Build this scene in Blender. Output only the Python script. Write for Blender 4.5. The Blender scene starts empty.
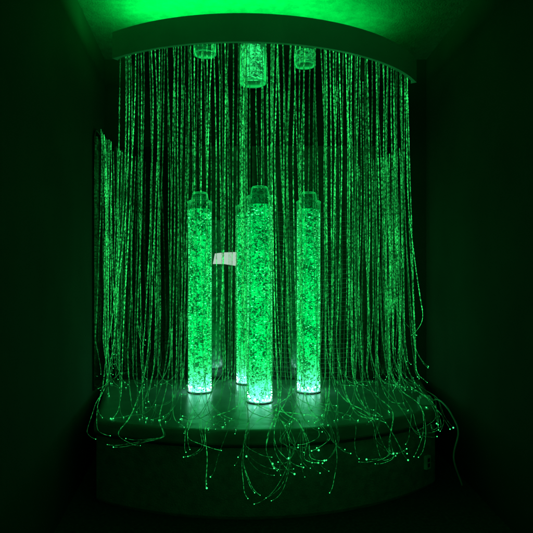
import bpy, math, random
import numpy as np
from mathutils import Vector
random.seed(31); np.random.seed(7)
S=bpy.context.scene
COL=S.collection
EYE=1.21; PT=0.43; CB=2.32; CT=2.46; CEIL=2.66

# ---------------------------------------------------------------- helpers
def new_mat(name):
    m=bpy.data.materials.new(name); m.use_nodes=True
    nt=m.node_tree; nt.nodes.clear()
    out=nt.nodes.new('ShaderNodeOutputMaterial')
    return m,nt,out
def N(nt,t,**kw):
    n=nt.nodes.new(t)
    for k,v in kw.items(): setattr(n,k,v)
    return n
def L(nt,a,b): nt.links.new(a,b)
def principled(name,col,rough=.6,spec=.4,metal=0,bump=0,bscale=40,var=.25,vscale=6):
    m,nt,out=new_mat(name)
    p=N(nt,'ShaderNodeBsdfPrincipled'); p.inputs['Roughness'].default_value=rough
    p.inputs['Metallic'].default_value=metal
    p.inputs['Specular IOR Level'].default_value=spec
    tc=N(nt,'ShaderNodeTexCoord')
    no=N(nt,'ShaderNodeTexNoise'); no.inputs['Scale'].default_value=vscale; no.inputs['Detail'].default_value=6
    L(nt,tc.outputs['Object'],no.inputs['Vector'])
    mp=N(nt,'ShaderNodeMapRange'); mp.inputs['From Min'].default_value=.3; mp.inputs['From Max'].default_value=.7
    mp.inputs['To Min'].default_value=1-var; mp.inputs['To Max'].default_value=1+var
    L(nt,no.outputs['Fac'],mp.inputs['Value'])
    mx=N(nt,'ShaderNodeVectorMath',operation='SCALE'); mx.inputs[0].default_value=col
    L(nt,mp.outputs[0],mx.inputs['Scale']); L(nt,mx.outputs[0],p.inputs['Base Color'])
    if bump:
        n2=N(nt,'ShaderNodeTexNoise'); n2.inputs['Scale'].default_value=bscale; n2.inputs['Detail'].default_value=5
        L(nt,tc.outputs['Object'],n2.inputs['Vector'])
        b=N(nt,'ShaderNodeBump'); b.inputs['Strength'].default_value=bump; b.inputs['Distance'].default_value=.01
        L(nt,n2.outputs['Fac'],b.inputs['Height']); L(nt,b.outputs[0],p.inputs['Normal'])
    L(nt,p.outputs[0],out.inputs[0])
    return m

def mesh_obj(name,verts,faces,mat=None,smooth=False,parent=None):
    me=bpy.data.meshes.new(name)
    me.from_pydata([tuple(v) for v in verts],[],faces); me.update()
    o=bpy.data.objects.new(name,me); COL.objects.link(o)
    if mat: me.materials.append(mat)
    if smooth: me.polygons.foreach_set('use_smooth',[True]*len(me.polygons))
    if parent: o.parent=parent
    return o
def empty(name,loc=(0,0,0)):
    o=bpy.data.objects.new(name,None); o.location=loc; o.empty_display_size=.1; COL.objects.link(o); return o
def tag(o,label,cat,group=None):
    o['label']=label; o['category']=cat
    if group: o['group']=group

class MB:
    def __init__(s): s.v=[]; s.f=[]
    def add(s,v,f):
        b=len(s.v); s.v+= [tuple(p) for p in v]; s.f+=[tuple(i+b for i in q) for q in f]
    def lathe(s,prof,seg=48,cx=0,cy=0):
        b=len(s.v); n=len(prof)
        for k in range(seg):
            a=2*math.pi*k/seg
            for r,z in prof: s.v.append((cx+r*math.cos(a),cy+r*math.sin(a),z))
        for k in range(seg):
            k2=(k+1)%seg
            for i in range(n-1):
                s.f.append((b+k*n+i,b+k2*n+i,b+k2*n+i+1,b+k*n+i+1))
    def box(s,x0,x1,y0,y1,z0,z1):
        s.add([(x0,y0,z0),(x1,y0,z0),(x1,y1,z0),(x0,y1,z0),(x0,y0,z1),(x1,y0,z1),(x1,y1,z1),(x0,y1,z1)],
          [(0,3,2,1),(4,5,6,7),(0,1,5,4),(1,2,6,5),(2,3,7,6),(3,0,4,7)])
    def sweep(s,P,R,sides=4,cap=True):
        P=np.asarray(P,float); n=len(P)
        R=np.full(n,R) if np.isscalar(R) else np.asarray(R)
        T=np.gradient(P,axis=0); T/= (np.linalg.norm(T,axis=1)[:,None]+1e-9)
        ref=np.array([1.,0,0]) if abs(T[0][0])<.8 else np.array([0,1.,0])
        A=np.zeros_like(P); a=ref-T[0]*ref.dot(T[0]); a/=np.linalg.norm(a)
        for i in range(n):
            a=a-T[i]*a.dot(T[i]); a/= (np.linalg.norm(a)+1e-9); A[i]=a
        B=np.cross(T,A)
        ang=np.arange(sides)*2*math.pi/sides
        V=P[:,None,:]+R[:,None,None]*(np.cos(ang)[None,:,None]*A[:,None,:]+np.sin(ang)[None,:,None]*B[:,None,:])
        b=len(s.v); s.v+= list(map(tuple,V.reshape(-1,3).tolist()))
        for i in range(n-1):
            for k in range(sides):
                k2=(k+1)%sides
                s.f.append((b+i*sides+k,b+i*sides+k2,b+(i+1)*sides+k2,b+(i+1)*sides+k))
        if cap:
            s.f.append(tuple(b+k for k in range(sides))[::-1]); s.f.append(tuple(b+(n-1)*sides+k for k in range(sides)))
    def ball(s,c,r,sx=1,sz=1):
        t=(1+5**.5)/2; q=r/math.sqrt(1+t*t)
        vs=[(-1,t,0),(1,t,0),(-1,-t,0),(1,-t,0),(0,-1,t),(0,1,t),(0,-1,-t),(0,1,-t),(t,0,-1),(t,0,1),(-t,0,-1),(-t,0,1)]
        fs=[(0,11,5),(0,5,1),(0,1,7),(0,7,10),(0,10,11),(1,5,9),(5,11,4),(11,10,2),(10,7,6),(7,1,8),(3,9,4),(3,4,2),(3,2,6),(3,6,8),(3,8,9),(4,9,5),(2,4,11),(6,2,10),(8,6,7),(9,8,1)]
        s.add([(c[0]+x*q*sx,c[1]+y*q*sx,c[2]+z*q*sz) for x,y,z in vs],fs)
    def obj(s,name,mat,smooth=False,parent=None): return mesh_obj(name,s.v,s.f,mat,smooth,parent)

def catmull(C,step=.007):
    C=np.asarray(C,float); C=np.vstack([2*C[0]-C[1],C,2*C[-1]-C[-2]])
    out=[]
    for i in range(1,len(C)-2):
        p0,p1,p2,p3=C[i-1:i+3]; n=max(2,int(np.linalg.norm(p2-p1)/step))
        t=np.linspace(0,1,n,endpoint=False)[:,None]
        out.append(.5*((2*p1)+(-p0+p2)*t+(2*p0-5*p1+4*p2-p3)*t*t+(-p0+3*p1-3*p2+p3)*t**3))
    out.append(C[-2][None,:]); return np.vstack(out)

def circle3(a,b,c):
    ax,ay=a;bx,by=b;cx,cy=c
    d=2*(ax*(by-cy)+bx*(cy-ay)+cx*(ay-by))
    ux=((ax*ax+ay*ay)*(by-cy)+(bx*bx+by*by)*(cy-ay)+(cx*cx+cy*cy)*(ay-by))/d
    uy=((ax*ax+ay*ay)*(cx-bx)+(bx*bx+by*by)*(ax-cx)+(cx*cx+cy*cy)*(bx-ax))/d
    return ux,uy,math.hypot(ax-ux,ay-uy)
def arc(a,b,c,n,inset=0):
    ux,uy,r=circle3(a,b,c)
    t0=math.atan2(a[1]-uy,a[0]-ux); t1=math.atan2(c[1]-uy,c[0]-ux)
    if t0>0: t0-=2*math.pi
    if t1>0: t1-=2*math.pi
    r-=inset
    return [(ux+r*math.cos(t0+(t1-t0)*i/(n-1)),uy+r*math.sin(t0+(t1-t0)*i/(n-1))) for i in range(n)]

# ---------------------------------------------------------------- materials
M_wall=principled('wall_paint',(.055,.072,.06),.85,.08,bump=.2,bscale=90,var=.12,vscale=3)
M_ceil=principled('ceiling_plaster',(.20,.23,.20),.85,.15,bump=.5,bscale=110,var=.18,vscale=22)
M_floor=principled('floor_carpet',(.09,.10,.09),.9,.2,bump=.8,bscale=300,var=.4,vscale=60)
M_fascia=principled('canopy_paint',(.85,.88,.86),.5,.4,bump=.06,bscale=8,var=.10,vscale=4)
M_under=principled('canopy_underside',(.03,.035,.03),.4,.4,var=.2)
M_vinyl=principled('padded_vinyl',(.25,.28,.26),.30,.5,bump=.4,bscale=9,var=.2,vscale=7)
M_side=principled('platform_carpet',(.28,.32,.29),.9,.15,bump=.7,bscale=160,var=.22,vscale=25)
M_trim=principled('dark_trim',(.03,.03,.03),.4,.4)
M_cable=principled('cable_rubber',(.14,.15,.14),.35,.5)
M_plug=principled('plastic',(.8,.82,.8),.45,.4)
M_frame=principled('mirror_edge',(.13,.15,.13),.45,.4)
m,nt,out=new_mat('dim_mirror_acrylic')
g=N(nt,'ShaderNodeBsdfGlossy'); g.inputs['Color'].default_value=(.10,.11,.10,1); g.inputs['Roughness'].default_value=.08
d=N(nt,'ShaderNodeBsdfDiffuse'); d.inputs['Color'].default_value=(.012,.015,.013,1)
no=N(nt,'ShaderNodeTexNoise'); no.inputs['Scale'].default_value=3.0; no.inputs['Detail'].default_value=2
b=N(nt,'ShaderNodeBump'); b.inputs['Strength'].default_value=.12; b.inputs['Distance'].default_value=.02
L(nt,no.outputs['Fac'],b.inputs['Height']); L(nt,b.outputs[0],g.inputs['Normal'])
a=N(nt,'ShaderNodeAddShader'); L(nt,g.outputs[0],a.inputs[0]); L(nt,d.outputs[0],a.inputs[1]); L(nt,a.outputs[0],out.inputs[0])
M_mirror=m

def strand_mat():
    m,nt,out=new_mat('glowing_fibre')
    tc=N(nt,'ShaderNodeTexCoord'); oi=N(nt,'ShaderNodeObjectInfo')
    no=N(nt,'ShaderNodeTexNoise'); no.inputs['Scale'].default_value=5; no.inputs['Detail'].default_value=2
    L(nt,tc.outputs['Object'],no.inputs['Vector'])
    mr=N(nt,'ShaderNodeMapRange'); mr.inputs['From Min'].default_value=.32; mr.inputs['From Max'].default_value=.7
    mr.inputs['To Min'].default_value=.2; mr.inputs['To Max'].default_value=1.0
    L(nt,no.outputs['Fac'],mr.inputs['Value'])
    n2=N(nt,'ShaderNodeTexNoise'); n2.inputs['Scale'].default_value=75; n2.inputs['Detail'].default_value=1
    L(nt,tc.outputs['Object'],n2.inputs['Vector'])
    r2=N(nt,'ShaderNodeMapRange'); r2.inputs['From Min'].default_value=.42; r2.inputs['From Max'].default_value=.62
    r2.inputs['To Min'].default_value=.15; r2.inputs['To Max'].default_value=2.1
    L(nt,n2.outputs['Fac'],r2.inputs['Value'])
    r3=N(nt,'ShaderNodeMapRange'); r3.inputs['To Min'].default_value=.10; r3.inputs['To Max'].default_value=.74
    pw=N(nt,'ShaderNodeMath',operation='POWER'); pw.inputs[1].default_value=1.7
    L(nt,oi.outputs['Random'],pw.inputs[0]); L(nt,pw.outputs[0],r3.inputs['Value'])
    sp=N(nt,'ShaderNodeSeparateXYZ'); L(nt,tc.outputs['Object'],sp.inputs[0])
    rz=N(nt,'ShaderNodeMapRange'); rz.inputs['From Min'].default_value=.42; rz.inputs['From Max'].default_value=.95
    rz.inputs['To Min'].default_value=.5; rz.inputs['To Max'].default_value=1.0; L(nt,sp.outputs['Z'],rz.inputs['Value'])
    m1=N(nt,'ShaderNodeMath',operation='MULTIPLY'); m2=N(nt,'ShaderNodeMath',operation='MULTIPLY'); m3=N(nt,'ShaderNodeMath',operation='MULTIPLY')
    L(nt,mr.outputs[0],m1.inputs[0]); L(nt,r2.outputs[0],m1.inputs[1])
    L(nt,m1.outputs[0],m2.inputs[0]); L(nt,r3.outputs[0],m2.inputs[1])
    L(nt,m2.outputs[0],m3.inputs[0]); L(nt,rz.outputs[0],m3.inputs[1])
    e=N(nt,'ShaderNodeEmission'); e.inputs['Color'].default_value=(.03,1,.17,1)
    L(nt,m3.outputs[0],e.inputs['Strength'])
    p=N(nt,'ShaderNodeBsdfPrincipled'); p.inputs['Base Color'].default_value=(.28,.38,.30,1); p.inputs['Roughness'].default_value=.25
    tl=N(nt,'ShaderNodeBsdfTranslucent'); tl.inputs['Color'].default_value=(.8,.9,.8,1)
    mx=N(nt,'ShaderNodeMixShader'); mx.inputs[0].default_value=.6; L(nt,p.outputs[0],mx.inputs[1]); L(nt,tl.outputs[0],mx.inputs[2])
    a=N(nt,'ShaderNodeAddShader'); L(nt,e.outputs[0],a.inputs[0]); L(nt,mx.outputs[0],a.inputs[1]); L(nt,a.outputs[0],out.inputs[0])
    m.cycles.emission_sampling='NONE'
    return m
M_strand=strand_mat()
def emit(name,col,st,samp='NONE'):
    m,nt,out=new_mat(name); e=N(nt,'ShaderNodeEmission'); e.inputs['Color'].default_value=(*col,1); e.inputs['Strength'].default_value=st
    L(nt,e.outputs[0],out.inputs[0]); m.cycles.emission_sampling=samp; return m
m,nt,out=new_mat('fibre_tip_glow')
ge=N(nt,'ShaderNodeNewGeometry'); r=N(nt,'ShaderNodeMapRange'); r.inputs['To Min'].default_value=.4; r.inputs['To Max'].default_value=3.0
pw=N(nt,'ShaderNodeMath',operation='POWER'); pw.inputs[1].default_value=1.8
L(nt,ge.outputs['Random Per Island'],pw.inputs[0]); L(nt,pw.outputs[0],r.inputs['Value'])
e=N(nt,'ShaderNodeEmission'); e.inputs['Color'].default_value=(.04,1,.21,1); L(nt,r.outputs[0],e.inputs['Strength']); L(nt,e.outputs[0],out.inputs[0])
m.cycles.emission_sampling='NONE'; M_tip=m

def water_mat(name,lo,hi,base_boost,c=(.0,1,.15,1),sc1=52):
    m,nt,out=new_mat(name)
    tc=N(nt,'ShaderNodeTexCoord'); oi=N(nt,'ShaderNodeObjectInfo')
    ad=N(nt,'ShaderNodeVectorMath',operation='ADD')
    sc=N(nt,'ShaderNodeVectorMath',operation='SCALE'); sc.inputs[0].default_value=(7,3,5); L(nt,oi.outputs['Random'],sc.inputs['Scale'])
    L(nt,tc.outputs['Object'],ad.inputs[0]); L(nt,sc.outputs[0],ad.inputs[1])
    mp=N(nt,'ShaderNodeMapping'); mp.inputs['Scale'].default_value=(1,1,1.2); L(nt,ad.outputs[0],mp.inputs['Vector'])
    n1=N(nt,'ShaderNodeTexNoise'); n1.inputs['Scale'].default_value=sc1; n1.inputs['Detail'].default_value=4; n1.inputs['Roughness'].default_value=.62; n1.inputs['Distortion'].default_value=1.3
    L(nt,mp.outputs[0],n1.inputs['Vector'])
    n0=N(nt,'ShaderNodeTexNoise'); n0.inputs['Scale'].default_value=13; n0.inputs['Detail'].default_value=3
    L(nt,ad.outputs[0],n0.inputs['Vector'])
    a0=N(nt,'ShaderNodeMath',operation='MULTIPLY_ADD'); a0.inputs[1].default_value=.35; L(nt,n0.outputs['Fac'],a0.inputs[0]); L(nt,n1.outputs['Fac'],a0.inputs[2])
    r=N(nt,'ShaderNodeMapRange'); r.inputs['From Min'].default_value=.60; r.inputs['From Max'].default_value=.78
    r.inputs['To Min'].default_value=lo; r.inputs['To Max'].default_value=hi; L(nt,a0.outputs[0],r.inputs['Value'])
    e=N(nt,'ShaderNodeEmission'); e.inputs['Color'].default_value=c
    if base_boost:
        sp=N(nt,'ShaderNodeSeparateXYZ'); L(nt,tc.outputs['Object'],sp.inputs[0])
        z=N(nt,'ShaderNodeMapRange'); z.inputs['From Min'].default_value=.0; z.inputs['From Max'].default_value=.36
        z.inputs['To Min'].default_value=1; z.inputs['To Max'].default_value=0; L(nt,sp.outputs['Z'],z.inputs['Value'])
        zp=N(nt,'ShaderNodeMath',operation='POWER'); zp.inputs[1].default_value=3.2; L(nt,z.outputs[0],zp.inputs[0])
        cm=N(nt,'ShaderNodeMixRGB'); cm.inputs[1].default_value=c; cm.inputs[2].default_value=(.18,1,.68,1); L(nt,zp.outputs[0],cm.inputs[0])
        b1=N(nt,'ShaderNodeMath',operation='MULTIPLY_ADD'); b1.inputs[1].default_value=base_boost; b1.inputs[2].default_value=1; L(nt,zp.outputs[0],b1.inputs[0])
        zt=N(nt,'ShaderNodeMapRange'); zt.inputs['From Min'].default_value=.2; zt.inputs['From Max'].default_value=1.13
        zt.inputs['To Min'].default_value=1.1; zt.inputs['To Max'].default_value=.62; L(nt,sp.outputs['Z'],zt.inputs['Value'])
        ml=N(nt,'ShaderNodeMath',operation='MULTIPLY'); L(nt,r.outputs[0],ml.inputs[0]); L(nt,b1.outputs[0],ml.inputs[1])
        mlt=N(nt,'ShaderNodeMath',operation='MULTIPLY'); L(nt,ml.outputs[0],mlt.inputs[0]); L(nt,zt.outputs[0],mlt.inputs[1])
        ad2=N(nt,'ShaderNodeMath',operation='MULTIPLY_ADD'); ad2.inputs[1].default_value=.4; L(nt,zp.outputs[0],ad2.inputs[0]); L(nt,mlt.outputs[0],ad2.inputs[2])
        L(nt,cm.outputs[0],e.inputs['Color']); L(nt,ad2.outputs[0],e.inputs['Strength'])
    else: L(nt,r.outputs[0],e.inputs['Strength'])
    L(nt,e.outputs[0],out.inputs[0]); return m
M_water=water_mat('bubbling_water',.13,1.35,3.2)
def bubble_mat():
    m,nt,out=new_mat('air_bubble')
    ge=N(nt,'ShaderNodeNewGeometry')
    r=N(nt,'ShaderNodeMapRange'); r.inputs['To Min'].default_value=.03; r.inputs['To Max'].default_value=3.0
    pw=N(nt,'ShaderNodeMath',operation='POWER'); pw.inputs[1].default_value=2.4
    L(nt,ge.outputs['Random Per Island'],pw.inputs[0]); L(nt,pw.outputs[0],r.inputs['Value'])
    e=N(nt,'ShaderNodeEmission'); e.inputs['Color'].default_value=(.05,1,.25,1); L(nt,r.outputs[0],e.inputs['Strength'])
    L(nt,e.outputs[0],out.inputs[0]); m.cycles.emission_sampling='NONE'; return m
M_bub=bubble_mat()
def shell_mat(name,glow,body=0.0):
    m,nt,out=new_mat(name)
    t=N(nt,'ShaderNodeBsdfTransparent'); t.inputs['Color'].default_value=(.93-body,.97-body,.94-body,1)
    g=N(nt,'ShaderNodeBsdfGlossy'); g.inputs['Roughness'].default_value=.04
    fr=N(nt,'ShaderNodeLayerWeight'); fr.inputs['Blend'].default_value=.25
    mx=N(nt,'ShaderNodeMixShader'); L(nt,fr.outputs['Fresnel'],mx.inputs[0]); L(nt,t.outputs[0],mx.inputs[1]); L(nt,g.outputs[0],mx.inputs[2])
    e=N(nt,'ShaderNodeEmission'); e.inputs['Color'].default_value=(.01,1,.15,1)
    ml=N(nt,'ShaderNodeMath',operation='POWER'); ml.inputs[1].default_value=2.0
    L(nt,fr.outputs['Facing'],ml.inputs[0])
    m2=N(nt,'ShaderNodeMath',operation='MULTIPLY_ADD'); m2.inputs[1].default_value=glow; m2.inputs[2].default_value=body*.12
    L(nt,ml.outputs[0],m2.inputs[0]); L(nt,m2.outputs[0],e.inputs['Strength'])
    a=N(nt,'ShaderNodeAddShader'); L(nt,mx.outputs[0],a.inputs[0]); L(nt,e.outputs[0],a.inputs[1]); L(nt,a.outputs[0],out.inputs[0])
    m.cycles.emission_sampling='NONE'; return m
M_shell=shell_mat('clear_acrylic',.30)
M_lamp=emit('base_lamp_glow',(.4,1,.85),10,'AUTO')
M_rim=emit('lit_acrylic_edge',(.01,1,.16),.38)

# ---------------------------------------------------------------- room
def wall(name,pts,z0,z1,label):
    mb=MB()
    for (x0,y0),(x1,y1) in zip(pts[:-1],pts[1:]):
        dx,dy=x1-x0,y1-y0; l=math.hypot(dx,dy); nx,ny=-dy/l*.1,dx/l*.1
        mb.add([(x0,y0,z0),(x1,y1,z0),(x1+nx,y1+ny,z0),(x0+nx,y0+ny,z0),(x0,y0,z1),(x1,y1,z1),(x1+nx,y1+ny,z1),(x0+nx,y0+ny,z1)],
          [(0,3,2,1),(4,5,6,7),(0,1,5,4),(1,2,6,5),(2,3,7,6),(3,0,4,7)])
    o=mb.obj(name,M_wall); tag(o,label,'wall'); return o
LW=lambda d:-1.02-(d-2.99)*.12
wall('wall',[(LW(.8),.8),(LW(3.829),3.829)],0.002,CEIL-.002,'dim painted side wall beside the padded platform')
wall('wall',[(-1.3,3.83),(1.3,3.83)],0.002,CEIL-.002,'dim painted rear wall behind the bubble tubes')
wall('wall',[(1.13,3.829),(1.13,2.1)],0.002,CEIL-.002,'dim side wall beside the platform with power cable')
mb=MB(); mb.add([(-4,-3,0),(5,-3,0),(5,5,0),(-4,5,0)],[(0,1,2,3)]); o=mb.obj('floor',M_floor); o['kind']='structure'
mb=MB(); mb.add([(-2,1.6,CEIL),(3.3,1.6,CEIL),(3.3,5,CEIL),(-2,5,CEIL)],[(0,3,2,1)]); o=mb.obj('ceiling',M_ceil); o['kind']='structure'

def panel(p0,p1,z0,z1,label,rl,rr,nrm):
    l=math.hypot(p1[0]-p0[0],p1[1]-p0[1]); ux,uy=(p1[0]-p0[0])/l,(p1[1]-p0[1])/l
    out2=[(0,z0),(l,z0)]
    R=.09
    if rr: out2+=[(l-R+R*math.cos(a),z1-R+R*math.sin(a)) for a in np.linspace(0,math.pi/2,8)]
    else: out2+=[(l,z1)]
    if rl: out2+=[(R-R*math.sin(a),z1-R+R*math.cos(a)) for a in np.linspace(0,math.pi/2,8)]
    else: out2+=[(0,z1)]
    n=len(out2); th=.012
    mb=MB()
    fr=[(p0[0]+ux*s+nrm[0]*th,p0[1]+uy*s+nrm[1]*th,z) for s,z in out2]
    bk=[(p0[0]+ux*s+nrm[0]*.002,p0[1]+uy*s+nrm[1]*.002,z) for s,z in out2]
    mb.add(fr+bk,[tuple(range(n)),tuple(range(2*n-1,n-1,-1))]+[(i,(i+1)%n,n+(i+1)%n,n+i) for i in range(n)])
    o=mb.obj('wall_mirror',M_mirror); tag(o,label,'mirror')
    mt=MB(); P=[(p0[0]+ux*s+nrm[0]*.014,p0[1]+uy*s+nrm[1]*.014,z) for s,z in out2[1:]]
    mt.sweep(P,.003,6); mt.obj('frame',M_frame,True,o)
    return o
PZ=PT+.012; MT=EYE+.86
panel((LW(3.38),3.38),(LW(3.80),3.80),PZ,MT,'narrow dark mirror panel with rounded top corner on side wall',True,False,(.993,.1))
panel((-1.08,3.83),(-.10,3.83),PZ,MT-.02,'dark mirror panel on the rear wall reflecting fibres',False,False,(0,-1))
panel((-.09,3.83),(.945,3.83),PZ,MT-.02,'dark mirror panel with rounded corner on rear wall',False,True,(0,-1))

# ---------------------------------------------------------------- platform
PA=[(-.875,2.80),(-.07,2.59),(.955,3.03)]
front=arc(*PA,60)
poly=front+[(1.09,3.80),(-1.10,3.80)]
def offset_poly(d):
    out=[]; n=len(poly)
    for i in range(n):
        p=np.array(poly[i]); a=np.array(poly[i-1]); b_=np.array(poly[(i+1)%n])
        t1=(p-a)/np.linalg.norm(p-a); t2=(b_-p)/np.linalg.norm(b_-p)
        n1=np.array([t1[1],-t1[0]]); n2=np.array([t2[1],-t2[0]]); nn=n1+n2; nn/=max(np.linalg.norm(nn),1e-6)
        k=1/max(.4,nn.dot(n1)); out.append(tuple(p-nn*d*k))
    return out
def stack(mb,prof,closeT=True,closeB=True):
    n=len(poly); b=len(mb.v)
    for ins,z in prof: mb.v+=[(x,y,z) for x,y in offset_poly(ins)]
    for j in range(len(prof)-1):
        for i in range(n):
            i2=(i+1)%n; mb.f.append((b+j*n+i,b+j*n+i2,b+(j+1)*n+i2,b+(j+1)*n+i))
    if closeT: mb.f.append(tuple(b+(len(prof)-1)*n+i for i in range(n)))
    if closeB: mb.f.append(tuple(b+i for i in range(n))[::-1])
plat=empty('padded_platform',(0,3.1,0)); tag(plat,'low rounded padded platform with vinyl top and carpeted side','platform')
def addp(mb,name,mat,smooth=True):
    mb.v=[(x,y-3.1,z) for x,y,z in mb.v]; return mb.obj(name,mat,smooth,plat)
mb=MB(); prof=[(.02,.355),(.004,.36),(.0,.372)]+[(.03-.03*math.cos(a),.40+.03*math.sin(a)) for a in np.linspace(0,math.pi/2,6)]
stack(mb,prof); addp(mb,'cushion_top',M_vinyl,False)
mb=MB(); stack(mb,[(.025,.0),(.012,.02),(.012,.353)]); addp(mb,'body',M_side,False)
mb=MB(); mb.sweep([(x,y,.357) for x,y in arc(*PA,60,-.003)],.006,6); addp(mb,'piping',M_trim)

# ---------------------------------------------------------------- canopy
CA=[(-.815,2.92),(-.05,2.70),(.915,3.30)]
canopy=empty('canopy',(0,3.2,CB)); tag(canopy,'curved pale ceiling canopy with fibre strands hanging from it','canopy')
fr=arc(*CA,60); fi=arc(*CA,60,.02)
inner=[(-.82,3.825)]+fi+[(.86,3.825)]
inner[1]=(fi[0][0]+.012,fi[0][1]+.012); inner[-2]=(fi[-1][0]-.012,fi[-1][1]+.01)
def cp(mb,name,mat,smooth=False):
    mb.v=[(x,y-3.2,z-CB) for x,y,z in mb.v]; return mb.obj(name,mat,smooth,canopy)
mb=MB(); n=len(fr)
V=[(x,y,CB) for x,y in fr]+[(x,y,CT) for x,y in fr]+[(x,y,CT) for x,y in inner[1:-1]]+[(x,y,CB) for x,y in inner[1:-1]]
F=[]
for j in range(4):
    j2=(j+1)%4
    for i in range(n-1): F.append((j*n+i,j*n+i+1,j2*n+i+1,j2*n+i))
F+=[(0,n,2*n,3*n),(n-1,4*n-1,3*n-1,2*n-1)]
mb.add(V,F); cp(mb,'fascia',M_fascia)
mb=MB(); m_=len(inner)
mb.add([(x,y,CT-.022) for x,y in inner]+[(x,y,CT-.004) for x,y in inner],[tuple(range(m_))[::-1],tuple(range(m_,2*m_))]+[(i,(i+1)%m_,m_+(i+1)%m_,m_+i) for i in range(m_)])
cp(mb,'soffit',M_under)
mb=MB(); mb.sweep([(x,y,CB+.035) for x,y in arc(*CA,60,.04)],.012,8); cp(mb,'fibre_rail',M_trim,True)

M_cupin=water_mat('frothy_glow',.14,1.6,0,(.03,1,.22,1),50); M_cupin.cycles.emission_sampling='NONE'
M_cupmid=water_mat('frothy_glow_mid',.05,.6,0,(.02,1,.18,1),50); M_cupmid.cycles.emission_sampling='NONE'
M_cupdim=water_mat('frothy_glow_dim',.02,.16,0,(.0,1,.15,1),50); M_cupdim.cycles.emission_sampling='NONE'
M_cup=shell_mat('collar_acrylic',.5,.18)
def cup(x,y,zb,r,mt):
    e=empty('acrylic_collar',(x,y,CT-.022)); h=CT-.022-zb
    tag(e,'clear acrylic collar hanging under the canopy, glowing green','collar','acrylic collars under the canopy')
    mb=MB(); mb.lathe([(.001,-h),(r-.003,-h),(r,-h+.004),(r,0)],40); mb.obj('shell',M_cup,True,e)
    mb=MB(); mb.lathe([(r-.006,-h-.001),(r-.002,-h-.003),(r+.001,-h+.0),(r+.0015,-h+.003),(r+.0008,-h+.0035)],40); mb.obj('rim',M_rim,True,e)
    mb=MB(); mb.lathe([(.001,-h+.035),(r*.84,-h+.035),(r*.86,-h+.045),(r*.86,-.01),(0.001,-.01)],32); mb.obj('insert',mt,True,e)
cup((253-265)*3.05/547,3.05,EYE+183*3.05/547,.073,M_cupin)
cup((305-265)*3.1/547,3.1,EYE+201*3.1/547,.060,M_cupmid)
cup((205-265)*2.95/547,2.95,EYE+212*2.95/547,.060,M_cupdim)

# ---------------------------------------------------------------- bubble tubes
R0=.074
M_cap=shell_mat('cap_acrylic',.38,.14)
def build_tube():
    e=empty('bubble_tube',(0,0,0)); parts=[]
    mb=MB(); mb.lathe([(.001,0),(.077,0),(.077,.003),(.0745,.004),(.0745,.006),(.001,.006)],48); parts.append(mb.obj('base',M_cable,True,e))
    mb=MB(); mb.lathe([(R0,.006),(R0,1.178)],48); parts.append(mb.obj('tube_shell',M_shell,True,e))
    mb=MB(); mb.lathe([(.001,.0085),(.0640,.0085),(.0640,1.135),(.001,1.135)],48); parts.append(mb.obj('water_column',M_water,True,e))
    mb=MB()
    for i in range(2200):
        a=random.random()*2*math.pi; z=.02+1.11*random.random(); rr=.0660+random.random()*.004
        s=random.choice([.0016,.002,.0024,.003,.004,.0052,.0065])
        mb.ball((rr*math.cos(a),rr*math.sin(a),z),s*.9,1,.65)
    o=mb.obj('bubbles',M_bub,True,e); o['kind']='stuff'; parts.append(o)
    mb=MB()
    for k in range(30):
        a=random.random()*2*math.pi; z=.014+abs(random.gauss(0,.018)); s=random.uniform(.003,.007)
        rr=.0735-s*1.02; mb.ball((rr*math.cos(a),rr*math.sin(a),max(z,.008+s)),s)
    parts.append(mb.obj('base_lamp',M_lamp,True,e))
    mb=MB(); mb.lathe([(R0+.001,1.172),(R0+.0025,1.174),(R0+.0025,1.182),(R0-.006,1.188),(.054,1.192),(.051,1.21),(.048,1.232),(.042,1.240),(.02,1.243),(.001,1.245)],48); parts.append(mb.obj('cap',M_cap,True,e))
    mb=MB(); mb.lathe([(.001,1.145),(.045,1.145),(.047,1.15),(.042,1.222),(.001,1.225)],32); parts.append(mb.obj('cap_core',M_cupdim,True,e))
    return e,parts
locs=[(-.03,3.16),( -.405,3.41),(.272,3.41),(-.118,3.66)]
labs=['foremost glowing green bubble tube standing on the padded platform','glowing green bubble tube standing alone on the platform','glowing green bubble tube standing alone on the platform','glowing green bubble tube half hidden behind another tube']
E,parts=build_tube()
for i,(x,y) in enumerate(locs):
    if i==0: e=E
    else:
        e=E.copy(); COL.objects.link(e)
        for p in parts:
            q=p.copy(); q.parent=e; COL.objects.link(q)
    e.location=(x,y,PT+.001); e.rotation_euler=(0,0,i*1.3)
    tag(e,labs[i],'bubble tube','bubble tubes on the platform')

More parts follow.
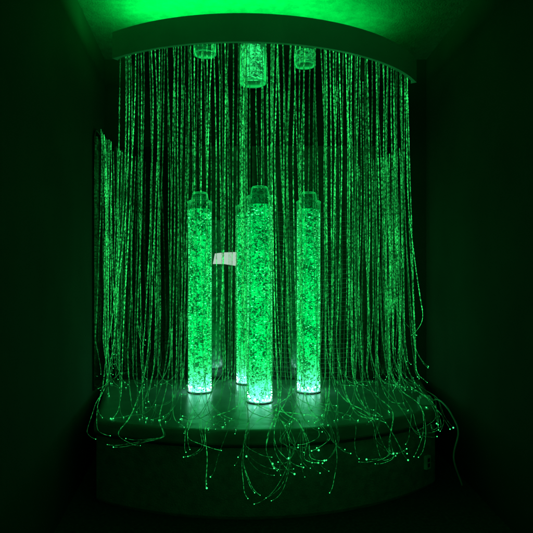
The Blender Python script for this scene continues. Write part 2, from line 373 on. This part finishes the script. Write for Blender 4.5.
# ---------------------------------------------------------------- fibre strands
from math import pi
def inside(x,y):
    c=False; n=len(poly)
    for i in range(n):
        x1,y1=poly[i]; x2,y2=poly[(i+1)%n]
        if (y1>y)!=(y2>y) and x<(x2-x1)*(y-y1)/(y2-y1)+x1: c=not c
    return c
cx,cy,cr=circle3(*PA)
XL=lambda y:-.875-max(0,y-2.8)*.2
XR=lambda y:.955+max(0,y-3.03)*.12
def settle(P,guard=.085):
    P=P.copy()
    for k in range(len(P)):
        x,y,z=P[k]
        if z<.75:
            f=min(1,(.75-z)/.25)
            lo,hi=XL(y)+.01,XR(y)-.01
            if x<lo: P[k,0]=x+(lo-x)*f
            if x>hi: P[k,0]=x+(hi-x)*f
            x=P[k,0]
        if z<PT+.02:
            rr=math.hypot(x-cx,y-cy)
            if y<3.79 and inside(x,y): P[k,2]=max(z,PT+.004)
            elif rr<cr+.012 and z<PT+.004:
                f=(cr+.012)/max(rr,1e-6); P[k,0]=cx+(x-cx)*f; P[k,1]=cy+(y-cy)*f; P[k,2]=max(z,.01)
            else: P[k,2]=max(z,.01)
        for tx,ty in locs:
            dd=math.hypot(P[k,0]-tx,P[k,1]-ty)
            if dd<guard and z<PT+1.26:
                f=guard/max(dd,1e-4); P[k,0]=tx+(P[k,0]-tx)*f; P[k,1]=ty+(P[k,1]-ty)*f
        P[k,1]=min(P[k,1],3.80)
    for _ in range(14): P[1:-1]=.25*P[:-2]+.5*P[1:-1]+.25*P[2:]
    return P
LAB='thin glowing green fibre optic strand hanging onto the platform'
def strand(x,y,zt,end,zk,mode,fine=False,label=LAB,nd=None,aim=None,dz=None):
    R=random.random; U=random.uniform; wob=lambda s:U(-s,s)
    kx,ky=end
    C=[(x,y,zt)]
    bow=wob(.022)
    for f in (.15,.35,.55,.75,.9):
        k=f**1.8
        C.append((x+(kx-x)*k+bow*math.sin(pi*f)+wob(.004),y+(ky-y)*k+wob(.004),zt+(zk-zt)*f))
    C.append((kx,ky,zk))
    ox,oy=kx-cx,ky-cy; l=math.hypot(ox,oy); ox/=l; oy/=l
    if mode=='over':
        ang=(math.atan2(oy,ox)+wob(.35)) if aim is None else aim
        fx,fy=math.cos(ang),math.sin(ang); s=0
        while math.hypot(kx+fx*s-cx,ky+fy*s-cy)<cr+.01 and s<1: s+=.01
        dz=dz or U(.03,.17); lat=wob(.05); side=random.choice([-1,1])
        tx_,ty_=-fy*side,fx*side
        C.append((kx+fx*s*.35,ky+fy*s*.35,PT+(zk-PT)*.5))
        C.append((kx+fx*(s+.01),ky+fy*(s+.01),PT+.045))
        C.append((kx+fx*(s+.045)+tx_*lat,ky+fy*(s+.045)+ty_*lat,PT-dz*.5))
        C.append((kx+fx*(s+.055)+tx_*.04,ky+fy*(s+.055)+ty_*.04,PT-dz))
        if R()<.4:
            w_=U(.04,.10); C.append((kx+fx*(s+.065)+tx_*(.04+w_),ky+fy*(s+.065)+ty_*(.04+w_),PT-dz-U(-.01,.03)))
        curl=np.array([tx_*.6,ty_*.6,.4])
    elif mode=='rest':
        ang=(math.atan2(oy,ox)+wob(1.6)) if aim is None else aim
        r=U(.05,.16); fx,fy=math.cos(ang),math.sin(ang)
        C.append((kx+fx*r*.28,ky+fy*r*.28,PT+(zk-PT)*.42))
        C.append((kx+fx*r*.75,ky+fy*r*.75,PT+.02))
        C.append((kx+fx*r*1.15,ky+fy*r*1.15,PT+.008))
        curl=np.array([fx*.3,fy*.3,.1])
    else:
        C.append((kx+wob(.03),ky+wob(.03),zk-U(.05,.12))); curl=np.array([wob(1),wob(1),0])
    P=settle(catmull(C,.007))
    mb=MB()
    Tn=np.gradient(P,axis=0); Tn/=np.linalg.norm(Tn,axis=1)[:,None]+1e-9
    a=np.array([1.,0,0]); A=np.zeros_like(P)
    for i in range(len(P)):
        a=a-Tn[i]*a.dot(Tn[i]); a/=np.linalg.norm(a)+1e-9; A[i]=a
    B=np.cross(Tn,A); sl=np.arange(len(P))*.007
    cut=len(P)-int(U(10,28))
    if mode=='over': cut=len(P)-int(U(26,50))
    pitch=U(.030,.055); ph=R()*6; hr=.0016 if fine else .0022; wr=.0009 if fine else .00115
    for k in range(2):
        th=2*pi*sl/pitch+ph+k*pi
        H=(P+hr*(np.cos(th)[:,None]*A+np.sin(th)[:,None]*B))[:cut]
        mb.sweep(H,np.linspace(1,.7,len(H))*wr,4)
    tips=MB(); nd=nd or random.choice([1,1,2,2])
    if mode=='over': nd=random.choice([1,2,2,3])
    tail=P[cut-2:]
    for k in range(nd):
        s=np.linspace(0,1,len(tail))[:,None]
        off=np.array([wob(.06),wob(.03),wob(.025)]) if mode=='over' else np.array([wob(.03),wob(.03),wob(.01)])
        Q=tail+off*s**1.8
        d=Q[-1]-Q[-5]; d/=np.linalg.norm(d)+1e-9
        dev=np.array([wob(.25),wob(.25),wob(.12)])
        ln=U(.025,.06)
        Q2=catmull([Q[-1],Q[-1]+(d+dev*.2+curl*.1)*ln*.5,Q[-1]+(d*.9+dev*.6+curl*.4)*ln],.01)
        Q=np.vstack([Q[:-1],Q2])
        for q in range(len(Q)):
            xx,yy,zz=Q[q]
            if inside(xx,yy): Q[q,2]=max(zz,PT+.003)
            Q[q,1]=min(Q[q,1],3.80)
        for _ in range(6): Q[1:-1]=.25*Q[:-2]+.5*Q[1:-1]+.25*Q[2:]
        mb.sweep(Q,.0007,4)
        big=mode=='over' and R()<.4 and x>-.15
        tips.ball(Q[-1],random.choice([.0034,.0046]) if big else random.choice([.0018,.0022,.0026,.003]))
    o=mb.obj('fibre_strand',M_strand)
    tag(o,label,'fibre optic strand','fibre optic strands of the curtain')
    tips.obj('glowing_tips',M_tip,False,o)
    return o
rail=arc(*CA,400,.04)
def railpt(t):
    i=min(399,max(0,int(t*399))); return rail[i]
U=random.uniform
NF=92
for i in range(NF):
    t=(i+random.uniform(-.5,.5))/NF
    t=min(.985,max(.012,t*.97+.015))
    x,y=railpt(t); x+=U(-.006,.006); y+=U(-.004,.02)
    e=t-.5; flare=(abs(e)*2)**2.2*.10*(1 if e>0 else -1)
    if abs(x+.03)<.09 and random.random()<.4: continue
    kx=x+flare*U(.4,1.1)+U(-.03,.03); ky=y+U(-.02,.07)
    pr=.10 if t<.12 else .30 if t<.36 else .42 if t<.86 else .12
    mode='over' if random.random()<pr else 'rest'
    if abs(e)>.36 and mode=='rest' and random.random()<.3: mode='hang'
    aim=None
    if mode=='rest' and abs(e)>.34: aim=(pi*1.5+(.3 if e<0 else -.5))+U(-1.0,1.0)
    if t>.88 and mode=='rest': mode='hang'
    dz=U(.03,.09) if (mode=='over' and t<.4) else None
    zk=PT+(U(.12,.40) if mode!='hang' else U(.15,.5))
    strand(x,y,CB+.03,(kx,ky),zk,mode,aim=aim,dz=dz)
for i in range(42):
    if i<12: x=random.choice([-.12,.05,-.10,.03,.0])+random.gauss(0,.014); y=U(2.86,2.98)
    elif i<17: x=random.gauss(.27,.06); y=U(3.0,3.15)
    elif i<20: x=random.gauss(-.36,.06); y=U(2.9,3.05)
    else: x=U(-.80,.80); y=U(3.3,3.72)
    x=max(-.80,min(.80,x))
    if i<12:
        strand(x,y,CT-.03,(x+U(-.04,.08),y-.03),PT+U(.04,.2),'over',aim=-pi/2-.65+1.7*(i+.5)/12+U(-.12,.12),dz=U(.09,.26))
    else:
        strand(x,y,CT-.03,(x+U(-.05,.05),y+U(-.03,.03)),PT+U(.05,.3),'rest',fine=i>=20)
side=[]  # added strands that stand in for the curtain's reflections in the mirrors
for i in range(15):
    y=U(3.36,3.77); side.append((LW(y)+.03+random.random()*.03,y,MT-.005-(.04 if y<3.4 else 0)))
for i in range(13):
    x=U(-1.05,-.72); side.append((x,3.785-U(0,.03),MT-.03-(x+1.05)*.35-U(0,.05)))
for i in range(26):
    q=min(.42,abs(random.gauss(0,.15))); side.append((.94-q,3.78-U(0,.03),MT-.035-q*.45-U(0,.03)))
for x,y,z in side:
    strand(x,y,z,(x+U(-.03,.04),y-U(.0,.08)),PT+U(.05,.35),random.choice(['rest','hang']),fine=True,label='short glowing green fibre strand standing in for curtain reflection at mirror edge',aim=-pi/2+U(-.8,.8),nd=1)

# net of fine cords behind the tubes
m,nt,out=new_mat('net_cord'); p=N(nt,'ShaderNodeBsdfPrincipled'); p.inputs['Base Color'].default_value=(.3,.36,.3,1); p.inputs['Roughness'].default_value=.6
tc=N(nt,'ShaderNodeTexCoord'); no=N(nt,'ShaderNodeTexNoise'); no.inputs['Scale'].default_value=6; L(nt,tc.outputs['Object'],no.inputs['Vector'])
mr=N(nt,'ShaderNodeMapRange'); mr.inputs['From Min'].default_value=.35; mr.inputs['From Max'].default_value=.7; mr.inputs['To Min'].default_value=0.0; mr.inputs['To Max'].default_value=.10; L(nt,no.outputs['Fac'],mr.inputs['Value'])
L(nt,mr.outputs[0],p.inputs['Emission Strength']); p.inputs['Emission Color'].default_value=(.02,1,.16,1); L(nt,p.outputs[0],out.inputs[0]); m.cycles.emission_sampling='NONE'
mb=MB(); x0,x1,z0,z1=.02,.62,PT+.03,EYE+.38
sag=lambda x,z:(x+.012*math.sin(z*5+x*3),3.765+.01*math.sin(x*9),z-.018*math.sin((x-x0)/(x1-x0)*pi)*(1+.3*math.sin(z*7)))
for i in range(19):
    x=x0+(x1-x0)*i/18; mb.sweep([sag(x,z) for z in np.linspace(z0,z1,40)],.0009,4)
for j in range(36):
    z=z0+(z1-z0)*j/35; mb.sweep([sag(x,z) for x in np.linspace(x0,x1,28)],.0009,4)
o=mb.obj('hanging_net',m); tag(o,'fine square-mesh cord net hanging before the rear mirror','net')

# ---------------------------------------------------------------- small things
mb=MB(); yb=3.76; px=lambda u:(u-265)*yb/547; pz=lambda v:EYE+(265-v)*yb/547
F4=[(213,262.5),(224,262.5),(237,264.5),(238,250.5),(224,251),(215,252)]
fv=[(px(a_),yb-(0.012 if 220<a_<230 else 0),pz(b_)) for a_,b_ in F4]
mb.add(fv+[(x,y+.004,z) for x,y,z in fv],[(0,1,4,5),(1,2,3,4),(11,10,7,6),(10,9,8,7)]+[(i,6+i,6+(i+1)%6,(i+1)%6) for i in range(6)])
o=mb.obj('notice_card',emit('card_glow',(.62,.88,.70),.70)); tag(o,'small creased card given its own pale glow against the mirror panel','card')  # paleness is light put into the card as emission
ad=empty('power_adapter',(.915,3.10,PT+.001)); tag(ad,'small pale power adapter with cable on the platform edge','power adapter')
mb=MB(); mb.box(-.045,.03,-.025,.025,0,.035); mb.box(-.036,.022,-.02,.02,.0355,.046); mb.obj('housing',M_plug,False,ad)
mb=MB(); mb.sweep(catmull([(.03,0,.016),(.05,-.04,.035),(.075,-.08,.018),(.105,-.11,-.03),(.135,-.13,-.12),(.11,-.13,-.26),(.17,-.09,-.425)],.01),.0045,6); mb.obj('cable',M_plug,True,ad)
# small plate on the platform side
k=-4; (xa,ya),(xb,yb2)=front[k-1],front[k+1]; ang=math.atan2(yb2-ya,xb-xa); xp,yp=front[k]
so=empty('socket_plate',(xp,yp,.15)); so.rotation_euler=(0,0,ang); tag(so,'small pale socket plate on the carpeted platform side','socket')
mb=MB(); mb.box(-.02,.02,-.006,.011,-.035,.035); mb.obj('plate',M_plug,False,so)
mb=MB(); mb.box(-.010,.010,-.0085,-.0065,.004,.024); mb.box(-.010,.010,-.0085,-.0065,-.024,-.004); mb.obj('outlet',M_trim,False,so)

# ---------------------------------------------------------------- lights
def lamp(name,kind,loc,energy,col,size=.1,rot=None):
    ld=bpy.data.lights.new(name,kind); ld.energy=energy; ld.color=col
    if kind=='AREA': ld.size=size
    else: ld.shadow_soft_size=size
    o=bpy.data.objects.new(name,ld); o.location=loc; COL.objects.link(o)
    if rot: o.rotation_euler=rot
    return o
G=(0.0,1,.10)
for x,y,en in [(-.62,3.06,3.0),(-.40,2.96,2.6),(-.16,2.95,2.4),(.08,2.98,2.2),(.30,3.08,1.7),(.50,3.25,1.1)]:
    lamp('light_above_canopy','AREA',(x,y,CT+.01),en,G,.30,(math.pi,0,0))
w=bpy.data.worlds.new('World'); S.world=w; w.use_nodes=True
bg=w.node_tree.nodes['Background']; bg.inputs[0].default_value=(.02,1,.17,1); bg.inputs[1].default_value=.07

cam=bpy.data.cameras.new('camera'); co=bpy.data.objects.new('camera',cam); COL.objects.link(co)
co.location=(0,0,EYE); co.rotation_euler=(math.radians(90),0,0)
cam.sensor_width=36; cam.lens=36.95; cam.clip_start=.05; cam.clip_end=50; cam.shift_x=.003
S.camera=co
S.view_settings.view_transform='Standard'; S.view_settings.look='None'; S.view_settings.exposure=0
